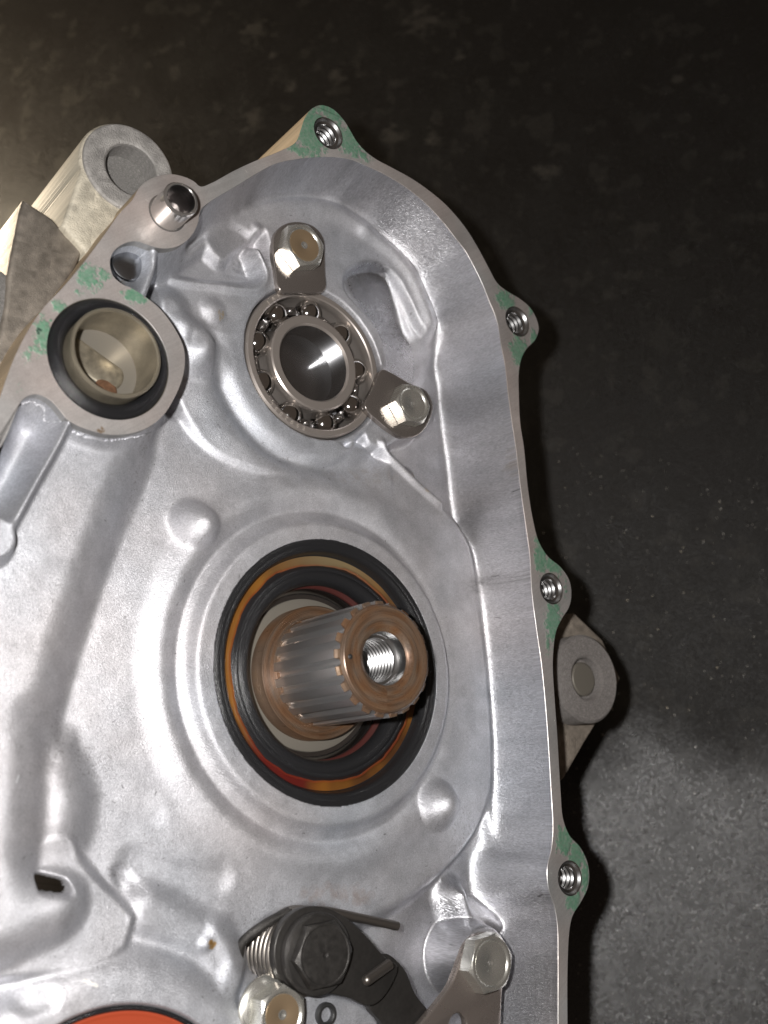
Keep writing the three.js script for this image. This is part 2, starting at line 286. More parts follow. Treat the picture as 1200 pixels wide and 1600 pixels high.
/* ---------------- floor ---------------- */
// the engine lies tilted: the floor's normal and its distance from the lens, in the housing's frame
const flc = nrm([-(985 - 600), 1235 - 800, FPX]);
const nF = [0, 1, 2].map((i) => camR[i] * flc[0] + camU[i] * flc[1] + camB[i] * flc[2]), LENS_UP = 537;
const footV = new THREE.Vector3(...[0, 1, 2].map((i) => camP[i] - nF[i] * LENS_UP));
const turnQ = new THREE.Quaternion().setFromUnitVectors(new THREE.Vector3(...nF).normalize(), new THREE.Vector3(0, 1, 0));
const upright = (v) => v.sub(new THREE.Vector3(footV.x / 1000, (footV.y + FLOOR_DROP) / 1000, footV.z / 1000)).applyQuaternion(turnQ);
function onFloor(px, py) {                     // floor coordinates in mm of what the photo shows at a pixel
  const d = [0, 1, 2].map((i) => camR[i] * (px - 600) / FPX + camU[i] * (800 - py) / FPX - camB[i]);
  const t = LENS_UP / -(d[0] * nF[0] + d[1] * nF[1] + d[2] * nF[2]), v = new THREE.Vector3(...[0, 1, 2].map((i) => camP[i] + d[i] * t)).sub(footV).applyQuaternion(turnQ);
  return [v.x, v.z, t];
}
const floorGroup = new THREE.Group();
{
  const mid = onFloor(600, 800), S = 900, X0 = mid[0] - S / 2, Z0 = mid[1] - S / 2, N = 2048;   // the detailed map's square, in a far larger floor
  const worn = sdPoly(curve([[700, 1150], [905, 1195], [985, 1140], [1045, 1152], [1120, 1182], [1210, 1178], [1500, 1200], [1500, 2000], [700, 2000]].map((p) => onFloor(...p)), true, 5));
  const spots = [[398, 48, 16], [425, 88, 6], [456, 140, 7], [655, 35, 20], [1060, 122, 7], [678, 212, 10], [525, 120, 9], [720, 85, 7], [395, 190, 14], [610, 210, 12], [850, 270, 14]].map(([x, y, q]) => { const o = onFloor(x, y); return [o[0], o[1], q * o[2] / FPX]; });
  const holes = [[1014, 1273, 6], [1052, 1316, 6], [1075, 1215, 8]].map(([x, y, q]) => { const o = onFloor(x, y); return [o[0], o[1], q * o[2] / FPX]; });
  const near = (list, x, z, reach) => { let m = 9; for (const q of list) m = Math.min(m, Math.hypot(x - q[0], z - q[1]) / q[2]); return m; };
  const tex = pixels(N, N, (i, j) => {
    const x = X0 + (i + .5) / N * S, z = Z0 + S - (j + .5) / N * S;
    let a = .007 + (fbm(x / 26, z / 26, 4) - .5) * .008 + sstep(.6, .75, fbm(x / 9 + 60, z / 9, 3)) * .008;
    const d = near(spots, x, z); if (d < 2.2) a += .022 * (1 - sstep(.1, 1.8, d + (fbm(x / 5 + 3, z / 3.2, 4) - .5) * 3.2));
    const h = near(holes, x, z); if (h < 1.3) a *= mix(.25, 1, sstep(.5, 1.3, h));
    a *= 1 + (rnd() - .5) * .6; if (rnd() < .004) a = a * 3 + .03; a = clamp(a, .008, .6);
    const e = (v) => 255 * Math.pow(clamp(v), 1 / 2.2);
    return [e(a * 1.06), e(a * .95), e(a * .80)];
  }, true);
  // dry and oily parts of the floor differ in gloss, with an edge between them
  const rough = pixels(1024, 1024, (i, j) => {
    const x = X0 + (i + .5) / 1024 * S, z = Z0 + S - (j + .5) / 1024 * S, w = 1 - sstep(-18, 12, worn(x, z) + (fbm(x / 6, z / 6, 3) - .5) * 12);
    const v = 255 * clamp(mix(.42, .285, w) + (fbm(x / 14 + 30, z / 14, 4) - .5) * .22 + (rnd() - .5) * .22); return [v, v, v];
  });
  const shine = pixels(512, 512, (i, j) => { const x = X0 + (i + .5) / 512 * S, z = Z0 + S - (j + .5) / 512 * S, v = 255 * mix(.28, 1, 1 - sstep(-22, 14, worn(x, z) + (fbm(x / 6, z / 6, 3) - .5) * 14)); return [v, v, v]; });
  for (let k = 0; k < 512 * 512; k++) shine.image.data[4 * k + 3] = shine.image.data[4 * k];
  const bump = pixels(1024, 1024, (i, j) => { const v = 128 + (vnoise(i * .5, j * .5) - .5) * 150 + (rnd() - .5) * 90; return [v, v, v].map((q) => clamp(q, 0, 255)); });
  const bp = bump.clone(); bp.repeat.set(8, 8);
  const make = (x0, z0, sx, sz, y) => { const g = new THREE.PlaneGeometry(sx, sz, 1, 1); g.rotateX(-Math.PI / 2); g.translate(x0 + sx / 2, y, z0 + sz / 2); return g; };
  const f = floorGroup; f.name = 'floor'; f.userData.kind = 'structure'; f.userData.label = 'dark grainy workshop floor with a dull sheen at lower right';
  part('ground_surface', make(X0, Z0, S, S, 0), new THREE.MeshPhysicalMaterial({ ior: 1.75, specularIntensity: 1, specularIntensityMap: shine, map: tex, color: lin(1, 1, 1), roughness: 1, roughnessMap: rough, metalness: 0, bumpMap: bp, bumpScale: .00022 }), f);
  part('ground_beyond', make(-4000, -4000, 8000, 8000, -4), std({ color: lin(.030, .0275, .024), roughness: .6 }), f);
  // loose grit that catches the flash
  const grit = [], gg = new THREE.IcosahedronGeometry(1, 0);
  for (let k = 0; k < 700; k++) { const o = onFloor(rr(840, 1260), rr(700, 1640)), q = rr(.1, .32), g = gg.clone(); g.scale(q, q * .6, q); g.rotateY(rr(0, 6)); g.rotateX(rr(-.5, .5)); g.translate(o[0], q * .3, o[1]); grit.push(g); }
  const gm = part('loose_grit', mergeGeometries(grit), std({ color: lin(.5, .48, .44), roughness: .3, metalness: .6 }), f); gm.userData.kind = 'stuff';
}

/* ---------------- outlines of the housing ---------------- */
const outerR = [[888, 1760], [888, 1680], [887, 1600], [887, 1516], [890, 1454], [895, 1431], [907, 1411], [918, 1389], [921, 1369], [918, 1347], [907, 1324], [890, 1305], [880, 1279], [876, 1234], [871, 1150], [867, 1094], [864, 1043], [865, 1015], [869, 987], [878, 967], [890, 947], [893, 925], [889, 905], [876, 886], [856, 869], [842, 846], [833, 812], [825, 762], [819, 700], [813, 660], [811, 617], [811, 580], [815, 560], [823, 545], [837, 530], [842, 513], [838, 497], [828, 480], [813, 467], [793, 455], [777, 442], [763, 417], [747, 387], [727, 355], [700, 323], [680, 305], [647, 281], [613, 262], [587, 248], [570, 235], [557, 220], [547, 203], [537, 187], [520, 170], [502, 164], [487, 170], [477, 183], [470, 203], [462, 222], [437, 236], [397, 252], [363, 268], [330, 286], [313, 291], [303, 283], [288, 276], [270, 272], [250, 274], [232, 281], [217, 294], [207, 312], [187, 333], [163, 367], [133, 407], [100, 447], [67, 482], [43, 518], [22, 560], [0, 620], [-24, 690], [-50, 770], [-80, 860]];
const innerR = [[-96, 830], [-60, 770], [-22, 722], [0, 700], [12, 678], [25, 645], [36, 624], [56, 616], [78, 625], [94, 642], [104, 654], [118, 663], [137, 671], [169, 679], [200, 678], [231, 668], [256, 648], [272, 623], [284, 595], [289, 570], [287, 542], [272, 511], [250, 482], [228, 464], [206, 450], [192, 444], [178, 432], [172, 412], [177, 394], [193, 381], [213, 377], [233, 383], [253, 388], [277, 385], [297, 371], [309, 350], [314, 328], [327, 316], [367, 292], [403, 270], [430, 256], [467, 248], [513, 245], [547, 249], [570, 258], [600, 272], [633, 292], [663, 316], [693, 348], [710, 370], [727, 392], [753, 442], [763, 467], [777, 503], [783, 540], [789, 570], [794, 617], [801, 667], [806, 700], [814, 767], [822, 824], [828, 869], [831, 925], [838, 981], [846, 1037], [854, 1122], [861, 1234], [864, 1296], [861, 1330], [855, 1356], [857, 1388], [866, 1415], [871, 1447], [872, 1500], [872, 1600], [873, 1680], [874, 1760]];
const outerMM = curve(at(outerR, 0), false, 5), innerMM = curve(at(innerR, 0), false, 5);
const innerLoop = [...innerMM, P(600, 2100, 0), P(-500, 2000, 0), P(-500, 900, 0)];
const dIn = sdPoly(innerLoop);

/* ---------------- the sculpted inside of the housing: one height field in mm ---------------- */
const STEP = 0.3, GX0 = -112, GX1 = 96, GZ0 = -118, GZ1 = 160;
const NX = Math.round((GX1 - GX0) / STEP) + 1, NZ = Math.round((GZ1 - GZ0) / STEP) + 1;
const H = new Float32Array(NX * NZ), DW = new Float32Array(NX * NZ);
function each(box, margin, fn) {
  const i0 = Math.max(0, Math.floor((box[0] - margin - GX0) / STEP)), i1 = Math.min(NX - 1, Math.ceil((box[1] + margin - GX0) / STEP));
  const j0 = Math.max(0, Math.floor((box[2] - margin - GZ0) / STEP)), j1 = Math.min(NZ - 1, Math.ceil((box[3] + margin - GZ0) / STEP));
  for (let j = j0; j <= j1; j++) { const z = GZ0 + j * STEP; for (let i = i0; i <= i1; i++) { const n = j * NX + i; H[n] = fn(GX0 + i * STEP, z, H[n], n); } }
}
const hOf = (t, x, z) => typeof t === 'function' ? t(x, z) : t;
function boss(sd, top, slope, kt, kb, floor = -32) {     // a raised land whose top edge is the outline
  const m = ((typeof top === 'function' ? -12 : top) - floor) / slope + kb / slope + 2;
  each(sd.box, m, (x, z, h) => { const d = sd(x, z); if (d > m) return h; const t = hOf(top, x, z); return smax(h, smin(t, t - slope * d, kt), kb); });
}
function pocket(sd, bottom, edge, slope, kt, kb) {       // a hollow whose rim is the outline
  each(sd.box, 3, (x, z, h) => { const d = sd(x, z); if (d > 3) return h; return smin(h, smax(hOf(bottom, x, z), edge + slope * d, kb), kt); });
}
const swell = (sd, amp, w) => each(sd.box, w, (x, z, h) => { const d = sd(x, z); return d > w ? h : h + amp * sstep(w, 0, Math.max(d, 0)); });
function dome(px, py, y, rpx, rise) { const c = P(px, py, y), r = mmOf(px, py, y, rpx); each([c[0] - r, c[0] + r, c[1] - r, c[1] + r], 2, (x, z, h) => { const q = Math.hypot(x - c[0], z - c[1]) / r; return q > 1.25 ? h : q < 1 ? h + rise * Math.pow(1 - q * q, 1.25) : h; }); }
const reg = (pts, y, per = 5) => sdPoly(curve(at(pts, y), true, per));
const line = (pts, y, r, per = 5) => sdLine(curve(at(pts, y), false, per), r);

const sealC = P(519.5, 1045.5, -13.2), bearC = P(492, 566, -18.6), towerC = P(172, 560, 0);
const SEAL_R = 38.9, BEAR_R = 24.9;
H.fill(-27);
for (let j = 0, n = 0; j < NZ; j++) for (let i = 0; i < NX; i++, n++) DW[n] = dIn(GX0 + i * STEP, GZ0 + j * STEP);
// gutter floors beside the big land
boss(reg([[740, 830], [800, 800], [840, 900], [850, 1300], [850, 1500], [760, 1320], [750, 1000]], -22), -23.5, 1, 3, 4);
boss(reg([[745, 915], [810, 905], [835, 905], [850, 1100], [856, 1300], [780, 1330], [760, 1250], [752, 1000]], -21), -20.8, 2.5, 1.5, 1.5);
// outer wall with draft and a wide foot
boss(reg([[525, 400], [600, 395], [650, 430], [690, 500], [680, 560], [640, 620], [600, 640], [560, 560]], -23), (x, z) => { const a = P(585, 440, -22), b = P(655, 590, -26), t = ((x - a[0]) * (b[0] - a[0]) + (z - a[1]) * (b[1] - a[1])) / ((b[0] - a[0]) ** 2 + (b[1] - a[1]) ** 2); return -21.8 - 4.6 * clamp(t, -.3, 1.1); }, 1.2, 2, 3);
// upper land round the bearing, ending in a finger
boss(reg([[300, 345], [345, 330], [400, 318], [478, 312], [530, 322], [575, 348], [612, 383], [646, 414], [670, 460], [685, 498], [680, 516], [666, 517], [655, 502], [640, 466], [624, 434], [596, 412], [563, 412], [541, 426], [540, 450], [556, 472], [577, 494], [594, 520], [604, 549], [608, 575], [600, 610], [570, 660], [540, 710], [440, 740], [330, 700], [270, 600], [240, 480], [250, 400]], -17.5), -17.8, 3.2, 1.6, 2.2);
// crest swell of the finger
boss(line([[572, 358], [612, 388], [643, 424], [663, 466], [675, 500]], -16.5, 1.5), -15.8, 1.5, 3.2, 2.5);
boss(line([[345, 342], [410, 322], [480, 318], [530, 330], [572, 358]], -17, 1.0), (x, z) => -16.4, 1.0, 3, 4);
// big land round the seal
const landTop = (x, z) => { const r = Math.hypot(x - sealC[0], z - sealC[1]); return -17.6 - .10 * Math.max(0, r - 58) + .25 * Math.sin(x * .09 + z * .05); };
boss(reg([[540, 690], [572, 695], [602, 712], [640, 736], [672, 766], [700, 792], [724, 820], [740, 850], [749, 900], [754, 950], [760, 1020], [766, 1100], [771, 1180], [769, 1240], [752, 1290], [720, 1335], [680, 1374], [640, 1404], [600, 1426], [562, 1441], [520, 1420], [470, 1420], [420, 1440], [392, 1470], [388, 1510], [360, 1570], [330, 1680], [-200, 1750], [-200, 700], [60, 640], [220, 640], [330, 660], [440, 720]], -18), landTop, 2.0, 3.4, 3.4);
// valley between the bearing land and the seal land
each([bearC[0] - 45, bearC[0] + 30, bearC[1] - 10, bearC[1] + 45], 0, (x, z, h) => { const r = Math.hypot(x - bearC[0], z - bearC[1]), a = Math.atan2(z - bearC[1], x - bearC[0]); const w = sstep(.35, .8, a) * sstep(3.3, 2.7, a); return h - 2.6 * w * Math.exp(-(((r - 36) / 3.2) ** 2)) + .7 * w * Math.exp(-(((r - 44) / 5) ** 2)); });
// rings round the seal
each([sealC[0] - 75, sealC[0] + 75, sealC[1] - 75, sealC[1] + 75], 0, (x, z, h) => {
  const r = Math.hypot(x - sealC[0], z - sealC[1]), a = Math.atan2(z - sealC[1], x - sealC[0]);
  const left = sstep(.5, 1.5, Math.abs(a)) * (a < 0 ? sstep(.2, 1.4, -a) : 1);
  const ridge = -14.6 + 0 * r, crest = 55.5 + 2 * Math.sin(a + 2.2);
  let v = smax(h, smin(ridge, ridge - .9 * (r - crest), 3), 3); v = mix(h, v, left);
  v = smin(v, -17.4 + .72 * Math.abs(r - 48.2), 2.6);                               // groove
  v = smax(v, smin(-13.0, -13.0 - 1.8 * (r - 43.8), 1.2), 1.0);                      // ring that carries the seal
  return v;
});
// left plateau: the broad half-round bridge that runs down from the tower, and its nose
boss(reg([[90, 640], [206, 664], [196, 720], [166, 790], [140, 860], [112, 940], [86, 1020], [64, 1100], [54, 1160], [52, 1240], [48, 1310], [40, 1368], [60, 1392], [100, 1396], [118, 1404], [120, 1420], [104, 1440], [70, 1456], [0, 1488], [-150, 1540], [-200, 1200], [-200, 700], [0, 640]], -8.5), (x, z) => -7.2 - .02 * (z - 20), 1.25, 6, 2.0);
swell(line([[58, 1120], [58, 1240], [50, 1320]], -10, 2), -1.2, 6);
// panel left of the crease, and the pad beside it
boss(reg([[62, 1320], [108, 1310], [128, 1345], [160, 1384], [186, 1408], [206, 1428], [206, 1450], [196, 1478], [160, 1500], [0, 1530], [-100, 1530], [-60, 1440], [60, 1420]], -15.5), -15.8, 3, 1.2, 1.5);
swell(line([[112, 1310], [165, 1380], [207, 1430], [199, 1480]], -16, .2), .9, 1.2);
pocket(reg([[172, 1356], [186, 1346], [206, 1352], [232, 1392], [236, 1402], [220, 1424], [212, 1428], [186, 1400]], -19), -21.2, -18.2, 1.8, 1, 1);
pocket(line([[236, 1402], [214, 1440], [204, 1470]], -19, 1), -21, -18, 1.6, 1.4, 1);
boss(line([[235, 1425], [290, 1450], [335, 1480], [352, 1530]], -17, 4), -16.6, 1.2, 3, 3);
swell(line([[345, 1450], [368, 1500], [350, 1560]], -17, 1.5), 1.2, 4);
swell(line([[210, 1345], [280, 1368], [340, 1372]], -19, .6), -1.1, 5);
swell(line([[118, 1222], [205, 1254], [240, 1272]], -18, .6), -0.5, 4.5);
dome(320, 1474, -17, 13, 1.3);
boss(line([[92, 1218], [100, 1250], [96, 1282]], -15, 4.2), -14.8, 1.0, 4.5, 3);
swell(sdCircle(P(98, 1160, -17), 1), 1.2, 5);
// slot beside the nose
pocket(sdPoly(at([[57, 1364], [106, 1376], [112, 1398], [62, 1392]], -12)), -33, -13, 12, .4, .5);
// ring round the orange seal
const orangeC = P(170, 1848, -14), ORANGE_R = mmOf(200, 1842, -14, 1) && Math.hypot(...[0, 1].map((i) => P(172, 1586, -14)[i] - orangeC[i]));
const ringR = Math.hypot(...[0, 1].map((i) => P(172, 1516, -13)[i] - orangeC[i]));
boss(sdCircle(orangeC, ringR - 1), -13.2, .9, 3, 2.5);
pocket(sdCircle(orangeC, ORANGE_R + 1.6), -22, -13.2, 8, .8, .5);
swell(line([[-20, 1560], [20, 1552], [42, 1566], [70, 1560]], -16, .6), -1.3, 3);
// round bumps
dome(302, 819, -17, 41, 6.6); dome(689, 1258, -16, 40, 6.6); swell(sdCircle(P(689, 1258, -17), 3), .8, 7); swell(sdCircle(P(302, 819, -17), 4), .6, 6);
// lumps behind the tower
swell(sdCircle(P(300, 538, -15), 3), 6, 8); swell(sdCircle(P(266, 482, -14), 2), 4.5, 8); swell(sdCircle(P(325, 562, -17), 3), 1.6, 6); dome(335, 484, -17, 24, 1.6);
// rib and hollow left of the bearing
pocket(reg([[262, 424], [330, 372], [360, 352], [398, 372], [408, 398], [414, 424], [404, 438], [350, 440], [300, 434]], -18), (x, z) => -22.5 - .10 * (x + 40), -18, 4, .8, 1);
boss(reg([[320, 374], [345, 340], [372, 344], [400, 364], [376, 388], [352, 406], [340, 400]], -17), (x, z) => -17 - .22 * (x - P(330, 350, -17)[0]), 2.6, 2.4, 1.2);
pocket(sdPoly(at([[354, 408], [402, 371], [409, 400], [406, 426], [394, 436], [346, 432]], -22)), (x, z) => -22.2 - .14 * (x - P(346, 420, -22)[0]), -21.5, 5, .8, 1);
dome(404, 357, -17, 12, 1.2);
boss(line([[268, 436], [300, 441], [345, 446], [388, 451], [407, 449], [417, 438], [418, 424], [411, 404], [404, 390]], -16.6, .55), -16.4, 2.6, 1.1, 1.4);
boss(line([[262, 424], [290, 402], [318, 378]], -17, .8), -17, 2, 1, 1);
// land with the tapped hole for the lower retainer bolt, its web and the small yellow knob
boss(sdCircle(P(640, 640, -18.6), 8.3), -18.8, 9, .8, 1.6);
boss(reg([[568, 640], [600, 580], [640, 620], [660, 670], [620, 688], [600, 700], [575, 690]], -18.8), -18.9, 6, .8, 1.4);
boss(line([[600, 690], [606, 706], [628, 728], [660, 760], [690, 786]], -17.6, .9), -17.4, 3.5, 1.2, 1.4);
boss(line([[597, 577], [628, 592]], -17, .9), -16.8, 5, .8, .8);
dome(655, 738, -20, 16, 3);
pocket(sdPoly(at([[516, 682], [562, 656], [568, 676], [544, 700]], -18)), -23, -18.2, 5, .5, .6);
swell(line([[725, 815], [738, 790], [742, 765]], -22, .1), -.5, .8);
// outer wall with draft and a wide foot
for (let j = 0, n = 0; j < NZ; j++) for (let i = 0; i < NX; i++, n++) { const d = -DW[n], k = mix(9, 13, sstep(20, 40, GX0 + i * STEP)); H[n] = d < 0 ? -3.0 - 4.2 * Math.max(d, -.6) : smax(H[n], -3.0 - 4.2 * d, k); }
// seats for the bearing and the seal
boss(sdCircle(bearC, BEAR_R + 2.4), -18.5, 6, .8, .8);
each([bearC[0] - 30, bearC[0] + 30, bearC[1] - 30, bearC[1] + 30], 0, (x, z, h) => { const r = Math.hypot(x - bearC[0], z - bearC[1]); return r < 12.6 ? -29 : r < BEAR_R - .1 ? -35 : h; });
// lower right: the post under the guide plate, broken casting web
boss(sdCircle(P(760, 1499, -11.6), 9.8), -11.9, 14, .8, 3);
boss(line([[722, 1400], [734, 1430], [760, 1437], [778, 1446]], -20, .8), -18.5, 1.6, 2.5, 3);
boss(sdCircle(P(462, 1500, -24), 9), -23.5, 5, .8, 2);
boss(reg([[470, 1562], [540, 1560], [590, 1590], [600, 1660], [460, 1660]], -15), -15.5, 5, .6, 1);
boss(sdCircle(P(425, 1594, -15), 9.2), -15.6, 6, .8, 2);
// channel with the thin rib, and the round pad at the left edge
pocket(reg([[52, 622], [86, 634], [100, 660], [70, 730], [30, 800], [-20, 880], [-80, 850], [-20, 740], [18, 664], [30, 632]], -1.5), (x, z) => -13.5 + .05 * (z - 0), -1, 3.2, 1, 4);
boss(line([[108, 660], [92, 692], [58, 752], [22, 818]], -.6, .9), -.55, 9, .9, 1.6);
boss(sdCircle(P(-8, 838, -.4), 5.6), -.5, 12, .5, 1);
boss(line([[242, 380], [240, 404], [232, 436], [222, 462]], -2, 1.3), -1.6, 7.0, 2.2, 1.5);
pocket(sdCircle(P(200, 413, -5.5), 4.9), -6.2, -1, 9, .8, .8);
// cast edges are soft: blur, then give back the seats
const soft = (passes) => { const T = new Float32Array(NX * NZ); for (let p = 0; p < passes; p++) { for (let j = 1; j < NZ - 1; j++) for (let i = 1; i < NX - 1; i++) { const n = j * NX + i; T[n] = (H[n] * 4 + 2 * (H[n - 1] + H[n + 1] + H[n - NX] + H[n + NX]) + H[n - NX - 1] + H[n - NX + 1] + H[n + NX - 1] + H[n + NX + 1]) / 16; } for (let j = 1; j < NZ - 1; j++) for (let i = 1; i < NX - 1; i++) { const n = j * NX + i; H[n] = T[n]; } } };
soft(4);
{ const rim = reg([[540, 432], [550, 422], [566, 417], [590, 416], [608, 424], [624, 444], [640, 474], [654, 506], [668, 524], [700, 560], [640, 600], [613, 570], [606, 546], [594, 516], [576, 489], [555, 468], [541, 449]], -19); each(rim.box, 1, (x, z, h) => { const d = rim(x, z); return d > 1 ? h : Math.min(h, Math.max(-21.6, -18.4 + 3.2 * d)); }); }
soft(3);
for (let n = 0; n < NX * NZ; n++) { const d = -DW[n]; if (d > -1.2 && d < 3) { const w = -3.0 - 4.2 * Math.max(d, -.62); if (H[n] < w + 1.2) H[n] = mix(w, H[n], sstep(1, 3, d)); } }
for (let j = 0, n = 0; j < NZ; j++) for (let i = 0; i < NX; i++, n++) {   // casting is never quite even
  const x = GX0 + i * STEP, z = GZ0 + j * STEP; H[n] += (fbm(x / 9, z / 9, 3) - .5) * .2 + (fbm(x / 2.2 + 8, z / 2.2, 2) - .5) * .05;
  const rs = Math.hypot(x - sealC[0], z - sealC[1]); if (rs < SEAL_R - .4) H[n] = -34;
  H[n] = Math.min(H[n], -.3);
}
const notch = sdPoly(at([[54, 1360], [110, 1372], [116, 1401], [58, 1395]], -12));   // an opening that goes right through
function fieldGeometry() {
  const id = new Int32Array(NX * NZ).fill(-1), pos = [], nor = [], uv = [], uv1 = [], idx = [];
  const keep = new Uint8Array(NX * NZ);
  for (let j = 1; j < NZ - 1; j++) for (let i = 1; i < NX - 1; i++) {
    const n = j * NX + i; if (DW[n] > 1.2) continue; const x = GX0 + i * STEP, z = GZ0 + j * STEP;
    if ((H[n] < -17 && notch(x, z) < 0)) continue;
    const a = project(x, H[n], z); if (a[0] < -70 || a[0] > 1270 || a[1] > 1690) continue; keep[n] = 1;
  }
  for (let j = 1; j < NZ - 1; j++) for (let i = 1; i < NX - 1; i++) {
    const n = j * NX + i; if (!keep[n]) continue; id[n] = pos.length / 3; const x = GX0 + i * STEP, z = GZ0 + j * STEP;
    pos.push(x, H[n], z); const gx = (H[n + 1] - H[n - 1]) / (2 * STEP), gz = (H[n + NX] - H[n - NX]) / (2 * STEP), l = Math.hypot(gx, 1, gz); nor.push(-gx / l, 1 / l, -gz / l);
    uv.push(...mapUV(x, z)); uv1.push((x - .8 * H[n]) / TSZ, (z - .6 * H[n]) / TSZ);
  }
  for (let j = 1; j < NZ - 2; j++) for (let i = 1; i < NX - 2; i++) {
    const n = j * NX + i, a = id[n], b = id[n + 1], c = id[n + NX], d = id[n + NX + 1]; if (a < 0 || b < 0 || c < 0 || d < 0) continue;
    if (Math.abs(H[n] - H[n + NX + 1]) < Math.abs(H[n + 1] - H[n + NX])) idx.push(a, c, d, a, d, b); else idx.push(a, c, b, b, c, d);
  }
  const g = new THREE.BufferGeometry(); g.setAttribute('position', new THREE.BufferAttribute(new Float32Array(pos), 3)); g.setAttribute('normal', new THREE.BufferAttribute(new Float32Array(nor), 3)); g.setAttribute('uv', new THREE.BufferAttribute(new Float32Array(uv), 2)); g.setAttribute('uv1', new THREE.BufferAttribute(new Float32Array(uv1), 2)); g.setIndex(new THREE.BufferAttribute(new Uint32Array(idx), 1));
  return g;
}

/* ---------------- housing ---------------- */
const housing = thing('gearbox_housing', 'cast aluminium gearbox housing with green sealant patches along its mating rim', 'gearbox housing', [0, 0, 0]);
part('inner_face', fieldGeometry(), M.face, housing);
{ // the top of the inside wall, a smooth strip along the rim's inner edge
  const n = innerMM.length, pos = [], uv = [], uv1 = [], idx = [], prof = [[.01, -.12], [.05, -.3], [.09, -1.2], [.10, -3.0], [.10 + 1.0, -7.2], [.06 + 1.3, -8.6]];
  for (let i = 0; i < n; i++) {
    const a = innerMM[Math.max(0, i - 2)], b = innerMM[Math.min(n - 1, i + 2)], l = Math.hypot(b[0] - a[0], b[1] - a[1]) || 1; let nx = -(b[1] - a[1]) / l, nz = (b[0] - a[0]) / l;
    if (dIn(innerMM[i][0] + nx * .4, innerMM[i][1] + nz * .4) > 0) { nx = -nx; nz = -nz; }
    for (const [d, y] of prof) { const x = innerMM[i][0] + nx * d, z = innerMM[i][1] + nz * d; pos.push(x, y, z); uv.push(...mapUV(x, z)); uv1.push((x - .8 * y) / TSZ, (z - .6 * y) / TSZ); }
    if (i + 1 < n && project(innerMM[i][0], 0, innerMM[i][1])[0] > 325) for (let k = 0; k + 1 < prof.length; k++) { const A = i * prof.length + k, B = A + prof.length; idx.push(A, A + 1, B, B, A + 1, B + 1); }
  }
  const g = new THREE.BufferGeometry(); g.setAttribute('position', new THREE.Float32BufferAttribute(pos, 3)); g.setAttribute('uv', new THREE.Float32BufferAttribute(uv, 2)); g.setAttribute('uv1', new THREE.Float32BufferAttribute(uv1, 2)); g.setIndex(idx); g.computeVertexNormals();
  part('wall_edge', g, M.face, housing);
}
const tapped = [[512, 209, 27], [807, 503, 25], [860, 920, 25], [889, 1372, 26.5]].map(([x, y, a]) => ({ c: P(x, y, -.4), r: mmOf(x, y, 0, a) - .5 }));
const BORE_R = mmOf(172, 560, 0, 100);
{
  const ring = [...outerMM, ...innerMM];
  const holes = [...tapped.map((t) => circle(t.c, t.r + .35, 48)), circle(towerC, BORE_R, 96)];
  const whole = extrude(ring, 0, 40, .1, holes, .5, 1), near = sdLine(outerMM, .25), A = whole.attributes, pick = [[], [], []];
  for (let t = 0; t < A.position.count; t += 3) {
    const side = [0, 1, 2].every((k) => Math.abs(A.normal.getY(t + k)) < .3 && near(A.position.getX(t + k), A.position.getZ(t + k)) < 0) && [0, 1, 2].some((k) => A.position.getY(t + k) < -1);
    const inside = !side && [0, 1, 2].every((k) => Math.abs(A.normal.getY(t + k)) < .3) && [0, 1, 2].some((k) => A.position.getY(t + k) < -1);
    pick[side ? 1 : inside ? 2 : 0].push(t, t + 1, t + 2);
  }
  const sub = (ids) => { const g = new THREE.BufferGeometry(); for (const key of ['position', 'normal', 'uv']) { const a = A[key], k = a.itemSize, d = new Float32Array(ids.length * k); ids.forEach((v, n) => { for (let q = 0; q < k; q++) d[n * k + q] = a.array[v * k + q]; }); g.setAttribute(key, new THREE.BufferAttribute(d, k)); } return g; };
  part('mating_rim', sub(pick[0]), M.rim, housing);
  part('outer_wall', sub(pick[1]), M.outer, housing);
  part('inner_wall', sub(pick[2]), M.wall, housing);
  for (const t of tapped) {
    const prof = [[t.r + .5, .02], [t.r + .1, -.1], [t.r - .45, -.9]]; const dr = .85;
    threadProfile(prof, t.r - .45 - dr, dr, -1.2, -16.5, 1.75);
    prof.push([t.r - 1, -17.6], [.01, -19]);
    part('threaded_hole', shift(latheSharp(prof, 56, .3), t.c[0], 0, t.c[1]), M.thread, housing);
  }
  const sc = P(200, 413, -5.8); part('hole_plug', shift(latheSharp([[4.7, -6.6], [4.6, -5.9], [4.2, -5.7], [.01, -5.6]], 48), sc[0], 0, sc[1]), M.boreFloor, housing);
  // bore of the tower
  part('tower_bore', shift(latheSharp([[BORE_R + .3, -.15], [BORE_R - .1, -.5], [BORE_R - .1, -7], [12.4, -7], [12.4, -30], [.01, -30]], 96), towerC[0], 0, towerC[1]), M.sleeve, housing);
}
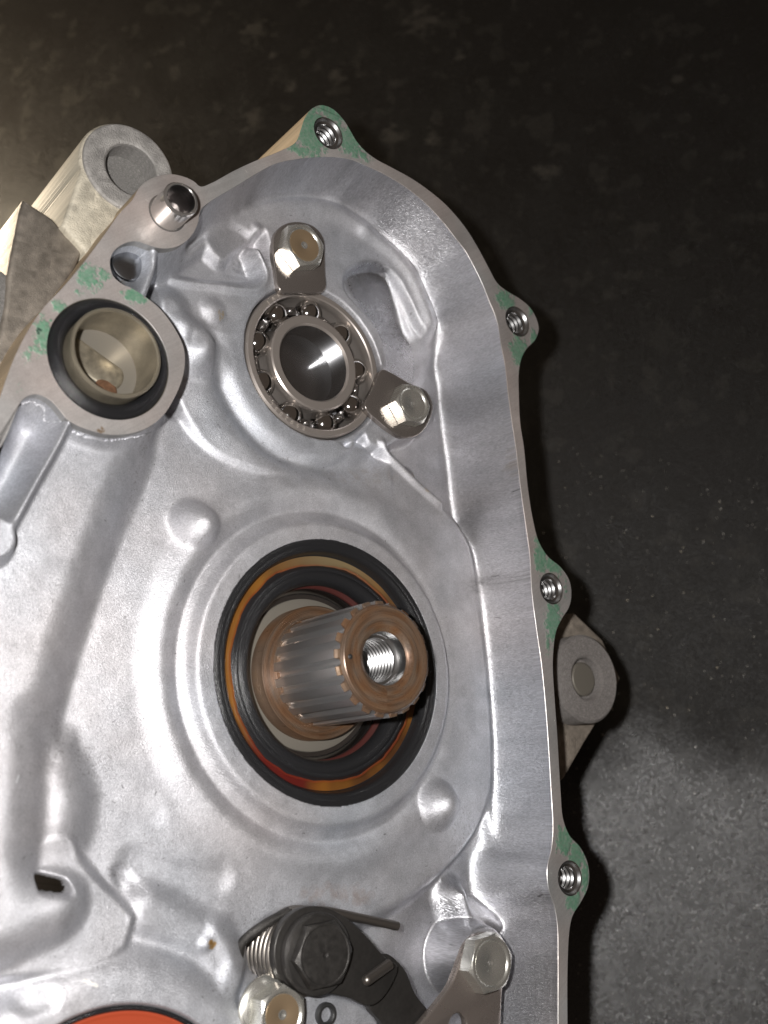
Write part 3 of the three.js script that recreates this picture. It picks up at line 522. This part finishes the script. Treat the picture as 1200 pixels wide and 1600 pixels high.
// mounting lug behind the dowel
{
  const c = P(202, 263, -14), R = mmOf(202, 263, -14, 79), hr = mmOf(206, 266, -14, 43);
  const pts = []; for (let i = 0; i <= 40; i++) { const a = -Math.PI * 1.12 + i / 40 * Math.PI * 1.3; pts.push([c[0] + R * Math.cos(a), c[1] + R * Math.sin(a)]); }
  const web = [[215, 330], [165, 385], [140, 402], [96, 352]].map(([x, y]) => P(x, y, -15));
  const lug = part('mounting_lug', extrude([...pts, ...web], -14.6, 60, 1.4, [circle(P(205, 265, -14), hr + .3, 64)], .7, 3), M.lugSide, housing);
  part('lug_face', extrude(circle(c, R - .8, 80), -13.6, 4, .8, [circle(P(205, 265, -14), hr, 64)], .7, 3), M.castOld, lug);
  const hc = P(205, 265, -14);
  part('lug_bore', shift(latheSharp([[hr + .2, 0], [hr - .3, -.4], [hr - .3, -7], [.01, -7.4]], 64), hc[0], -14, hc[1]), M.castOld, lug);
  part('side_block', extrude(curve(at([[36, 312], [37, 312], [60, 326], [61, 327], [84, 342], [104, 368], [105, 369], [126, 384], [132, 386], [96, 455], [66, 500], [30, 560], [-10, 640], [-60, 740], [-80, 700], [0, 520], [10, 440], [24, 365]], -17), true, 2), -17, 75, 1.2, [], .7, 3), M.castDark, housing, 'oil-stained dark casting block beside the rim');
  const rb = P(-28, 470, -22); part('round_boss', shift(latheSharp([[9.5, -40], [9.5, -1], [8.6, .2], [6, 1.2], [.01, 1.6]], 64, .9), rb[0], -19, rb[1]), M.castOld, housing);
}
// engine body below, standing on the floor
{
  const body = curve(at(outerR, 0), false, 2); let cx = -15, cz = 20;
  const ins = body.map(([x, z]) => [cx + (x - cx) * .95, cz + (z - cz) * .95]); ins.push(P(880, 1900, 0), P(-100, 1900, 0));
  part('engine_body', extrude(ins, -40.5, 250, .8, [], .6), M.castDark, housing);
}
// bracket showing at the right behind the rim
{
  const b = thing('mounting_bracket', 'grey angular bracket with a round washer face jutting out at the right edge', 'bracket', [...P(917, 1060, -20)].toSpliced(1, 0, -20));
  const o = P(917, 1060, -20), rel = (pts, y) => pts.map((p) => { const q = P(p[0], p[1], y); return [q[0] - o[0], q[1] - o[1]]; });
  part('bracket_plate', extrude(rel([[896, 958], [915, 976], [940, 1000], [968, 1060], [944, 1108], [912, 1160], [880, 1216], [846, 1250], [800, 1200], [800, 1000], [860, 960]], -30), -9.5, 26, .8), M.bracket, b);
  const dc = rel([[918, 1060]], -17)[0], R = mmOf(918, 1060, -17, 69), r2 = mmOf(918, 1060, -17, 32);
  const w = part('washer_face', shift(latheSharp([[R, -8], [R, .2], [R - .9, 1.1], [r2 + 1, 1.1], [r2 + .2, .5], [r2, -3], [.01, -3]], 72), dc[0], 2, dc[1]), M.washer, b);
  const cc = rel([[907, 1060]], -18)[0]; part('bolt_end', shift(latheSharp([[r2 - 1.2, -4], [r2 - 1.2, -1.2], [r2 - 2, -.6], [.01, -.4]], 40), dc[0] - .1, 2, dc[1]), M.cream, w);
}

/* ---------------- tower: sleeve, ring ---------------- */
{
  const s = thing('bushing_sleeve', 'tan metal bushing sleeve standing in the round bore at the left', 'sleeve', [towerC[0], 0, towerC[1]]);
  const R = 12.2;
  part('sleeve_wall', latheSharp([[R, -6], [R, 4.3], [R - .35, 4.8], [R - .8, 4.8], [R - 1.1, 4.4], [R - 1.1, -17]], 96), M.sleeve, s);
  part('bore_floor', latheSharp([[R - 1.1, -8.6], [6.5, -8.5], [.01, -8.4]], 64), M.cream, s);
  const bar = new THREE.CapsuleGeometry(2.6, 12, 8, 20); bar.rotateZ(Math.PI / 2); bar.scale(1.02, .28, 1.5); bar.rotateY(-.42); shift(bar, -1, -8.6, -1); part('cross_bar', bar, M.sleeve, s);
  const blob = new THREE.SphereGeometry(3, 24, 16); blob.scale(1.1, .16, 1.4); shift(blob, 2.6, -8.3, 6.0); part('rust_spot', blob, M.rust, s);
  const o = thing('o_ring', 'black rubber o-ring seated round the tan sleeve', 'o-ring', [towerC[0], -1.4, towerC[1]]);
  const t = new THREE.TorusGeometry((R + BORE_R) / 2 + .05, (BORE_R - R) / 2 + .05, 20, 120); t.rotateX(Math.PI / 2); t.scale(1, 1.1, 1); part('rubber_ring', t, M.wetRubber, o);
}
{
  const base = P(257, 336, 0), R = mmOf(287, 308, 7, 29);
  const top = P(286, 310, 8);
  const c = [(base[0] + top[0]) / 2, (base[1] + top[1]) / 2];
  const d = thing('dowel_pin', 'hollow polished steel locating dowel standing up at the upper left of the rim', 'dowel', [c[0], 0, c[1]]);
  part('dowel_tube', latheSharp([[R + .5, .05], [R + .1, .25], [R, .7], [R, 8.4], [R - .3, 8.9], [R - .8, 9.0], [R - 1.0, 8.8]], 64), M.steel, d);
  part('dowel_bore', latheSharp([[R - 1.0, 8.8], [R - 1.1, 8.4], [R - 1.1, -26]], 64), M.cage, d);
  part('dowel_bottom', latheSharp([[R - 1.1, -26], [.01, -26]], 40), M.castOld, d);
}

/* ---------------- ball bearing ---------------- */
{
  const b = thing('ball_bearing', 'open steel ball bearing with brown-tinted races seated in the housing', 'ball bearing', [bearC[0], -18.4, bearC[1]]);
  const outer = part('outer_race', latheSharp([[BEAR_R, -14], [BEAR_R, -.7], [BEAR_R - .6, 0], [22.8, 0], [22.4, -.3], [22.3, -1.8], [22.8, -3.6], [23.3, -5.6], [22.8, -9], [21.8, -14]], 128), M.race, b);
  part('inner_race', latheSharp([[12.6, -14], [12.6, -.9], [13.2, -.1], [15.5, -.1], [16.0, -.5], [16.1, -2], [15.5, -3.8], [15.0, -5.6], [15.5, -9], [16.5, -14]], 128), M.race, b);
  const bg = new THREE.SphereGeometry(4.5, 40, 28);
  for (let k = 0; k < 9; k++) { const a = k / 9 * 2 * Math.PI + .52; part('ball', shift(bg.clone(), 19.2 * Math.cos(a), -5.4, 19.2 * Math.sin(a)), M.ball, b); }
  part('bore_wall', lathe([[12.55, -13.9], [12.55, -.95]], 96), M.ball, b);
  part('bore_floor', latheSharp([[12.7, -9.5], [.01, -9.5]], 64), M.boreFloor, b);
  const font = await new FontLoader().loadAsync('fonts/droid/droid_sans_regular.typeface.json');
  const engrave = (text, px0, py0, px1, py1) => {
    const a0 = (([x, z]) => Math.atan2(z - bearC[1], x - bearC[0]))(P(px0, py0, -18.4)), a1 = (([x, z]) => Math.atan2(z - bearC[1], x - bearC[0]))(P(px1, py1, -18.4)), list = [];
    [...text].forEach((ch, k) => { if (ch === ' ') return; const a = a0 + (a1 - a0) * (k + .5) / text.length, g = new TextGeometry(ch, { font, size: 1.25, depth: .04, curveSegments: 4 }); g.computeBoundingBox(); g.translate(-(g.boundingBox.min.x + g.boundingBox.max.x) / 2, 0, 0); g.rotateX(-Math.PI / 2); g.rotateY(-a - Math.PI / 2); g.translate(23.1 * Math.cos(a), .005, 23.1 * Math.sin(a)); list.push(g); });
    part('engraved_mark', mergeGeometries(list), M.ink, outer);
  };
  engrave('JAPAN', 418, 480, 462, 458); engrave('CS0205E', 418, 628, 478, 678);
  // ribbon cage that bulges over each ball
  const n = 540, pos = [], idx = [], rows = [17.3, 17.6, 20.7, 21.0];
  for (let i = 0; i < n; i++) {
    const a = i / n * 2 * Math.PI, q = ((i / n * 9 - .52 * 9 / (2 * Math.PI)) % 1 + 1) % 1, s = (q > .5 ? 1 - q : q) * 2 * Math.PI * 19.2 / 9;
    const y = -5.6 + (s < 4.3 ? Math.max(.4, Math.sqrt(4.4 * 4.4 - s * s) * 1.0) : .4);
    const sq = sstep(4.4, 2.2, s); rows.forEach((r0, k) => { const r = 19.2 + (r0 - 19.2) * mix(.8, .32, sq); pos.push(r * Math.cos(a), y - (k === 0 || k === 3 ? .5 : 0), r * Math.sin(a)); });
    for (let k = 0; k < 3; k++) { const A = i * 4 + k, B = ((i + 1) % n) * 4 + k; idx.push(A, A + 1, B, B, A + 1, B + 1); }
  }
  const cg = new THREE.BufferGeometry(); cg.setAttribute('position', new THREE.Float32BufferAttribute(pos, 3)); cg.setIndex(idx); cg.computeVertexNormals();
  const cage = part('cage', cg, M.cage, b);
  const rg = new THREE.SphereGeometry(.7, 16, 10); rg.scale(1, .7, 1);
  for (let k = 0; k < 9; k++) { const a = (k + .5) / 9 * 2 * Math.PI + .52; part('rivet', shift(rg.clone(), 19.2 * Math.cos(a), -5.0, 19.2 * Math.sin(a)), M.steel, cage); }
}

/* ---------------- bolts and retainers ---------------- */
function hexHead(af, h, dish = .5, disc = .86) {   // hexagon head with a chamfered, dished top; base at y = 0
  const n = 96, R0 = af / 2 * .985, pos = [], idx = []; const rings = 8;
  for (let i = 0; i < n; i++) {
    const a = i / n * 2 * Math.PI, m = ((a % (Math.PI / 3)) + Math.PI / 3) % (Math.PI / 3) - Math.PI / 6, rh = af / 2 / Math.cos(m), drop = Math.max(0, rh - R0) * .62;
    const prof = [[rh, 0], [rh, h - drop - .02], [R0, h], [R0 * disc + .25, h], [R0 * disc, h - .12], [R0 * disc - .4, h - dish], [.9, h - dish], [.01, h - dish - .35]];
    for (const [r, y] of prof) pos.push(r * Math.cos(a), y, r * Math.sin(a));
    for (let k = 0; k < rings - 1; k++) { const A = i * rings + k, B = ((i + 1) % n) * rings + k; idx.push(A, A + 1, B, B, A + 1, B + 1); }
  }
  const g = new THREE.BufferGeometry(); g.setAttribute('position', new THREE.Float32BufferAttribute(pos, 3)); g.setIndex(idx);
  const u = new Float32Array(pos.length / 3 * 2); for (let i = 0; i < u.length / 2; i++) { u[2 * i] = pos[3 * i] / 20; u[2 * i + 1] = pos[3 * i + 2] / 20; } g.setAttribute('uv', new THREE.BufferAttribute(u, 2));
  return toCreasedNormals(g.toNonIndexed(), .35);
}
function discOf(r, y, t = .15) { return latheSharp([[r, y - t], [r, y], [1.3, y - .05], [.7, y - .3], [.01, y - .5]], 48); }
function bolt(label, top, topPx, af, h, discMat, turn, flange) {
  const c = P(topPx[0], topPx[1], top);
  const b = thing('hex_bolt', label, 'bolt', [c[0], top - h, c[1]], null, turn);
  const head = part('hex_head', hexHead(af, h), M.zinc, b);
  part('head_recess', discOf(af / 2 * .985 * .86 - .42, h - .42), discMat, head);
  if (flange) part('bolt_flange', latheSharp([[flange, -1.4], [flange, -.8], [flange - .5, -.3], [af * .5, .6], [af * .4, .6]], 72), M.zinc, b);
  return b;
}
{
  const tab = (label, pts, y) => { const o = P(...pts[0], y), t = thing('bearing_retainer', label, 'retainer tab', [o[0], y, o[1]]); const q = at(pts, y).map(([x, z]) => [x - o[0], z - o[1]]); part('retainer_plate', extrude(curve(q, true, 4), 0, 2.6, .45, [], .7, 3), M.retainer, t); };
  tab('dark polished retainer tab overlapping the top of the bearing', [[427, 394], [431, 425], [435, 448], [441, 456], [472, 457], [503, 457], [510, 449], [509, 425], [508, 396], [506, 372], [492, 354], [467, 346], [445, 350], [430, 364]], -16);
  tab('dark polished retainer tab at the lower right of the bearing', [[597, 577], [584, 604], [570, 632], [573, 640], [590, 656], [610, 672], [630, 683], [655, 679], [672, 656], [677, 632], [667, 611], [640, 598], [612, 582]], -16);
  bolt('zinc hex bolt holding the retainer tab above the bearing', -11.2, [477, 382], 13.6, 4.6, M.goldZinc, .35);
  bolt('zinc hex bolt with pale dished head at the lower right of the bearing', -11.2, [647, 630], 12.6, 4.6, M.zinc, .1);
}

/* ---------------- oil seal and shaft ---------------- */
{
  const s = thing('oil_seal', 'large black rubber oil seal with amber grease stains round the splined shaft', 'oil seal', [sealC[0], -13.2, sealC[1]]);
  part('seal_rim', lathe([[38.9, -4], [38.9, -.2], [38.6, .35], [38, .55], [37.2, .5], [36.9, .2], [36.6, .25], [36.1, .3], [35.5, 0], [35.0, -.8], [34.7, -2.2], [34.5, -3.6], [33.5, -4.2]], 160), M.rubber, s);
  // amber film in the groove: a ragged ring
  const n = 360, pos = [], col = [], idx = [];
  for (let i = 0; i < n; i++) {
    const a = i / n * 2 * Math.PI, px = Math.cos(a), pz = Math.sin(a), w = fbm(px * 4 + 20, pz * 4 + 20, 3), j = fbm(px * 14 + 50, pz * 14 + 9, 2);
    const red = Math.exp(-(((((a - 2.05 + 9.42) % 6.283) - 3.14) / .32) ** 2)), olive = Math.exp(-(((((a + 1.45 + 9.42) % 6.283) - 3.14) / .55) ** 2));
    const ri = 31.9 + (w - .5) * 2.2 + (j - .5) * .3 - olive * .5, ro = 34.6;
    const ox = clamp(.5 + 2.2 * (fbm(px * 3 + 70, pz * 3 + 31, 3) - .5)); let c = [mix(.055, .17, ox), mix(.022, .068, ox), mix(.008, .010, ox)]; c = c.map((v, k) => mix(v, [.075, .008, .006][k], clamp(red * 1.6 * (.5 + j)))); c = c.map((v, k) => mix(v, [.15, .115, .062][k], olive * .9));
    const edge = c.map((v, k) => mix(v, [.14, .02, .008][k], .5));
    [[ro, -3.7, c], [33.2, -3.85, c], [(ri + 33) / 2, -3.8, c], [ri + .2, -3.35, edge], [ri - .3, -3.75, edge]].forEach(([r, y, q]) => { pos.push(r * px, y, r * pz); col.push(...q); });
    for (let k = 0; k < 4; k++) { const A = i * 5 + k, B = ((i + 1) % n) * 5 + k; idx.push(A, A + 1, B, B, A + 1, B + 1); }
  }
  const g = new THREE.BufferGeometry(); g.setAttribute('position', new THREE.Float32BufferAttribute(pos, 3)); g.setAttribute('color', new THREE.Float32BufferAttribute(col, 3)); g.setIndex(idx); g.computeVertexNormals();
  part('amber_film', g, amberMat, s);
  part('seal_lip', lathe([[34.6, -5], [32, -3.9], [31.3, -3.4], [31.0, -2.8], [30.6, -2.4], [30.1, -2.3], [29.8, -2.55], [29.5, -2.55], [29.2, -2.2], [28.4, -2.05], [27.4, -2.3], [26.5, -3], [25.9, -4.2], [25.7, -5.6], [26, -7], [27, -9]], 160), M.rubber, s);
  part('garter_lip', lathe([[27, -8.4], [25.6, -9.0], [25.3, -9.6], [25.8, -10.6], [27.4, -11]], 128), M.redRubber, s);
  part('inner_case', latheSharp([[28, -10.6], [25.5, -11], [24.6, -12], [24.2, -13.2], [22.9, -13.4]], 128), M.cage, s);
  part('spacer_ring', latheSharp([[23, -13.6], [22.8, -12.9], [22.4, -12.7], [19, -12.7]], 128), M.cream, s);
}
{
  const TIP = 13.6, base = -19.6, sh = thing('splined_shaft', 'bronze-coloured splined output shaft with a threaded hole in its end', 'shaft', [sealC[0], 0, sealC[1]]);
  // collar with turned rings
  const prof = [[19.9, base - 12], [19.8, base - .8]]; for (let i = 0; i <= 22; i++) prof.push([19.5 - i * .2, base - .5 + i * .022 + (i % 2 ? .16 : 0)]); prof.push([14.9, base + .1], [13.2, base + .1]);
  part('collar', latheSharp(prof, 128, .9), M.bronze, sh);
  // splines: swept toothed outline, chamfered towards the tip
  const T = 21, perTooth = 12, n = T * perTooth, Ro = 16.0, Ri = 14.0, pos = [], idx = [];
  const tooth = (i) => { const q = (i % perTooth) / perTooth; return q < .5 ? 1 : q < .6 ? 1 - (q - .5) / .1 : q < .9 ? 0 : (q - .9) / .1; };
  const rows = [[base - .3, 1, 0], [TIP - 2.2, 1, 0], [TIP - 1.9, .995, 1], [TIP - 1.5, .95, 1], [TIP - .9, .93, 1]];
  rows.forEach(([y, k, run]) => { for (let i = 0; i < n; i++) { const a = i / n * 2 * Math.PI + .07, t = tooth(i); let r = Ri + (Ro - Ri) * t; r = Math.min(r, Ro * k); pos.push(r * Math.cos(a), y, r * Math.sin(a)); } });
  for (let q = 0; q < rows.length - 1; q++) for (let i = 0; i < n; i++) { const A = q * n + i, B = q * n + (i + 1) % n; idx.push(A, A + n, B, B, A + n, B + n); }
  const g = new THREE.BufferGeometry(); g.setAttribute('position', new THREE.Float32BufferAttribute(pos, 3)); g.setIndex(idx);
  const uv = new Float32Array(pos.length / 3 * 2); for (let i = 0; i < uv.length / 2; i++) { uv[2 * i] = (i % n) / n; uv[2 * i + 1] = pos[3 * i + 1] / 90; } g.setAttribute('uv', new THREE.BufferAttribute(uv, 2));
  const cutAt = n * 6, gb = g.clone(); gb.setIndex(idx.slice(cutAt)); g.setIndex(idx.slice(0, cutAt));
  part('splines', toCreasedNormals(g.toNonIndexed(), .5), M.spline, sh);
  part('spline_tip', toCreasedNormals(gb.toNonIndexed(), .5), M.bronze, sh);
  const ef = [[14.9, TIP - .95], [14.4, TIP - .4]]; for (let i = 0; i <= 20; i++) ef.push([14.1 - i * .25, TIP + (i % 2 ? .09 : 0)]); ef.push([8.9, TIP - .05], [7.9, TIP - .9], [7.4, TIP - 1.2]);
  const end = part('end_face', latheSharp(ef, 96, .9), M.bronze, sh);
  const th = [[7.4, TIP - 1.2], [7.2, TIP - 4.2], [6.9, TIP - 4.6]]; threadProfile(th, 6.15, .8, TIP - 4.8, TIP - 23, 1.5); th.push([5.6, TIP - 24], [.01, TIP - 27]);
  part('threaded_bore', latheSharp(th, 72, .3), M.thread, sh);
  const pm = new THREE.SphereGeometry(.75, 20, 12); pm.scale(1, .45, 1); const pc = P(547, 1026, TIP); part('punch_mark', shift(pm, pc[0] - sealC[0], TIP, pc[1] - sealC[1]), M.dark, end);
}

/* ---------------- detent arm, spring, guide plate at the bottom ---------------- */
{
  const yA = -9, o = P(495, 1490, yA), arm = thing('detent_arm', 'black steel detent arm swinging from the large pivot bolt', 'lever', [o[0], yA, o[1]]);
  const rel = (pts, y) => at(pts, y).map(([x, z]) => [x - o[0], z - o[1]]);
  part('arm_plate', extrude(curve(rel([[505, 1417], [538, 1432], [570, 1460], [604, 1497], [622, 1510], [612, 1540], [592, 1566], [575, 1572], [548, 1560], [515, 1553], [478, 1552], [440, 1530], [428, 1490], [440, 1446], [470, 1420]], yA), true, 4), 0, 3, .4, [], .6, 3), M.oxide, arm);
  part('arm_tail', extrude(curve(rel([[596, 1490], [628, 1512], [646, 1552], [672, 1588], [690, 1640], [620, 1660], [596, 1600], [574, 1570]], yA - 4), true, 4), -3.1, 3, .4, [], .6, 3), M.oxide, arm);
  const pin = (a, b, r) => tube([a, [(a[0] + b[0]) / 2, (a[1] + b[1]) / 2, (a[2] + b[2]) / 2], b], r, 8, 16);
  const a1 = P3(573, 1531, yA + 3), a2 = P3(612, 1507, yA + 3); const pg = mergeGeometries([pin([a1[0] - o[0], 3.2, a1[2] - o[1]], [a2[0] - o[0], 2, a2[2] - o[1]], 1.5), shift(new THREE.SphereGeometry(1.5, 16, 12), a1[0] - o[0], 3.2, a1[2] - o[1])]);
  part('stop_pin', pg, M.spring, arm);
  const c = P(508, 1492, -3.5), pb = thing('pivot_bolt', 'large black flanged hex bolt on the detent arm', 'bolt', [c[0], -9, c[1]], null, .12);
  const R = mmOf(497, 1490, -6, 62);
  part('bolt_flange', latheSharp([[R, .1], [R, 2.2], [R - .4, 2.7], [R - .9, 2.8], [6, 2.8]], 80), M.oxide, pb);
  part('hex_head', shift(hexHead(15.6, 3.2, .06, .93), 0, 2.6, 0), M.oxide, pb);
  // return spring under it
  const sp = thing('torsion_spring', 'coiled steel return spring round the pivot under the black arm', 'spring', [c[0], -28, c[1]]);
  const pts = []; for (let i = 0; i <= 200; i++) { const t = i / 200, a = t * 6 * 2 * Math.PI + 1; pts.push([10.6 * Math.cos(a), 2 + t * 13, 10.6 * Math.sin(a)]); }
  part('coil', tube(pts, 1.0, 600, 12), M.spring, sp);
  const e = (px, py, y) => { const q = P(px, py, y); return [q[0] - c[0], y + 28, q[1] - c[1]]; };
  part('spring_end', tube([e(455, 1428, -13), e(500, 1423, -13), e(560, 1434, -13), e(621, 1447, -13)], 1.25, 40, 14), M.spring, sp);
  part('hook_end', tube([e(372, 1500, -20), e(378, 1474, -18), e(410, 1447, -15), e(452, 1424, -14)], 1.3, 40, 14), M.oxide, sp);
}
{
  const yP = -9, o = P(765, 1500, yP), g = thing('guide_plate', 'brown steel guide plate bolted to the post at the lower right', 'plate', [o[0], yP, o[1]]);
  const q = at([[765, 1456], [746, 1460], [731, 1474], [722, 1494], [714, 1516], [704, 1540], [686, 1565], [664, 1592], [620, 1650], [640, 1720], [785, 1720], [783, 1640], [784, 1580], [787, 1540], [796, 1512], [794, 1482], [783, 1464]], yP).map(([x, z]) => [x - o[0], z - o[1]]);
  const h = P(716, 1602, yP); part('plate_body', extrude(curve(q, true, 4), 0, 2.8, .7, [circle([h[0] - o[0], h[1] - o[1]], 3.1, 40)], .8, 4), M.plate, g);
  bolt('zinc hex bolt with a pale dished head on the brown guide plate', -4.2, [769, 1505], 15, 4.8, M.zinc, .2);
  bolt('flanged hex bolt with a golden dished head at the bottom edge of the photo', -7.5, [443, 1586], 12.6, 6.2, M.goldZinc, .5, 9.2);
  const pc = P(512, 1586, -14), pt = thing('hollow_pin', 'small black hollow pin beside the golden flanged bolt', 'pin', [pc[0], -16, pc[1]]);
  part('pin_tube', latheSharp([[3.1, -1], [3.1, 1.6], [2.8, 2], [2.2, 2], [1.9, 1.7], [1.9, -2], [.01, -2]], 40), M.dark, pt);
  const oc = thing('orange_seal', 'bright orange seal face showing at the bottom left edge', 'seal', [orangeC[0], -15.2, orangeC[1]]);
  part('seal_face', lathe([[ORANGE_R + 1.4, -3], [ORANGE_R + 1.2, .2], [ORANGE_R + .4, .5], [ORANGE_R - .4, .4], [ORANGE_R - 1, -.1], [ORANGE_R - 5, -.3], [ORANGE_R - 12, -1.4], [10, -1.4]], 200), M.orange, oc);
  part('seal_edge', lathe([[ORANGE_R + 1.7, -3], [ORANGE_R + 1.7, .9], [ORANGE_R + 1.0, 1.1], [ORANGE_R + .5, .7], [ORANGE_R + .5, 0]], 200), M.rubber, oc);
}
/* the phone's flash and the work lamp */
{
  const w = new THREE.Mesh(new THREE.SphereGeometry(.022, 24, 16), std({ color: lin(.9, .85, .7), emissive: lin(1, .84, .62), emissiveIntensity: 4 }));
  w.name = 'work_lamp'; w.position.copy(WARM); scene.add(tag(w, 'small round warm work lamp left of the housing', 'lamp'));
  const f = new THREE.Mesh(new THREE.CylinderGeometry(.003, .003, .0015, 24), std({ color: lin(.9, .9, .85), emissive: lin(1, .96, .9), emissiveIntensity: 2 }));
  f.name = 'flash_lamp'; f.position.copy(camPoint(-23, 12, 3)); f.quaternion.setFromUnitVectors(new THREE.Vector3(0, 1, 0), new THREE.Vector3(...camB)); scene.add(tag(f, 'small round flash lamp above the housing', 'lamp'));
}
/* ---------------- set everything upright: the floor becomes y = 0 ---------------- */
for (const o of [...scene.children, camera]) { upright(o.position); o.quaternion.premultiply(turnQ); }
scene.add(floorGroup);
camera.updateMatrixWorld(true);
renderer.render(scene, camera);
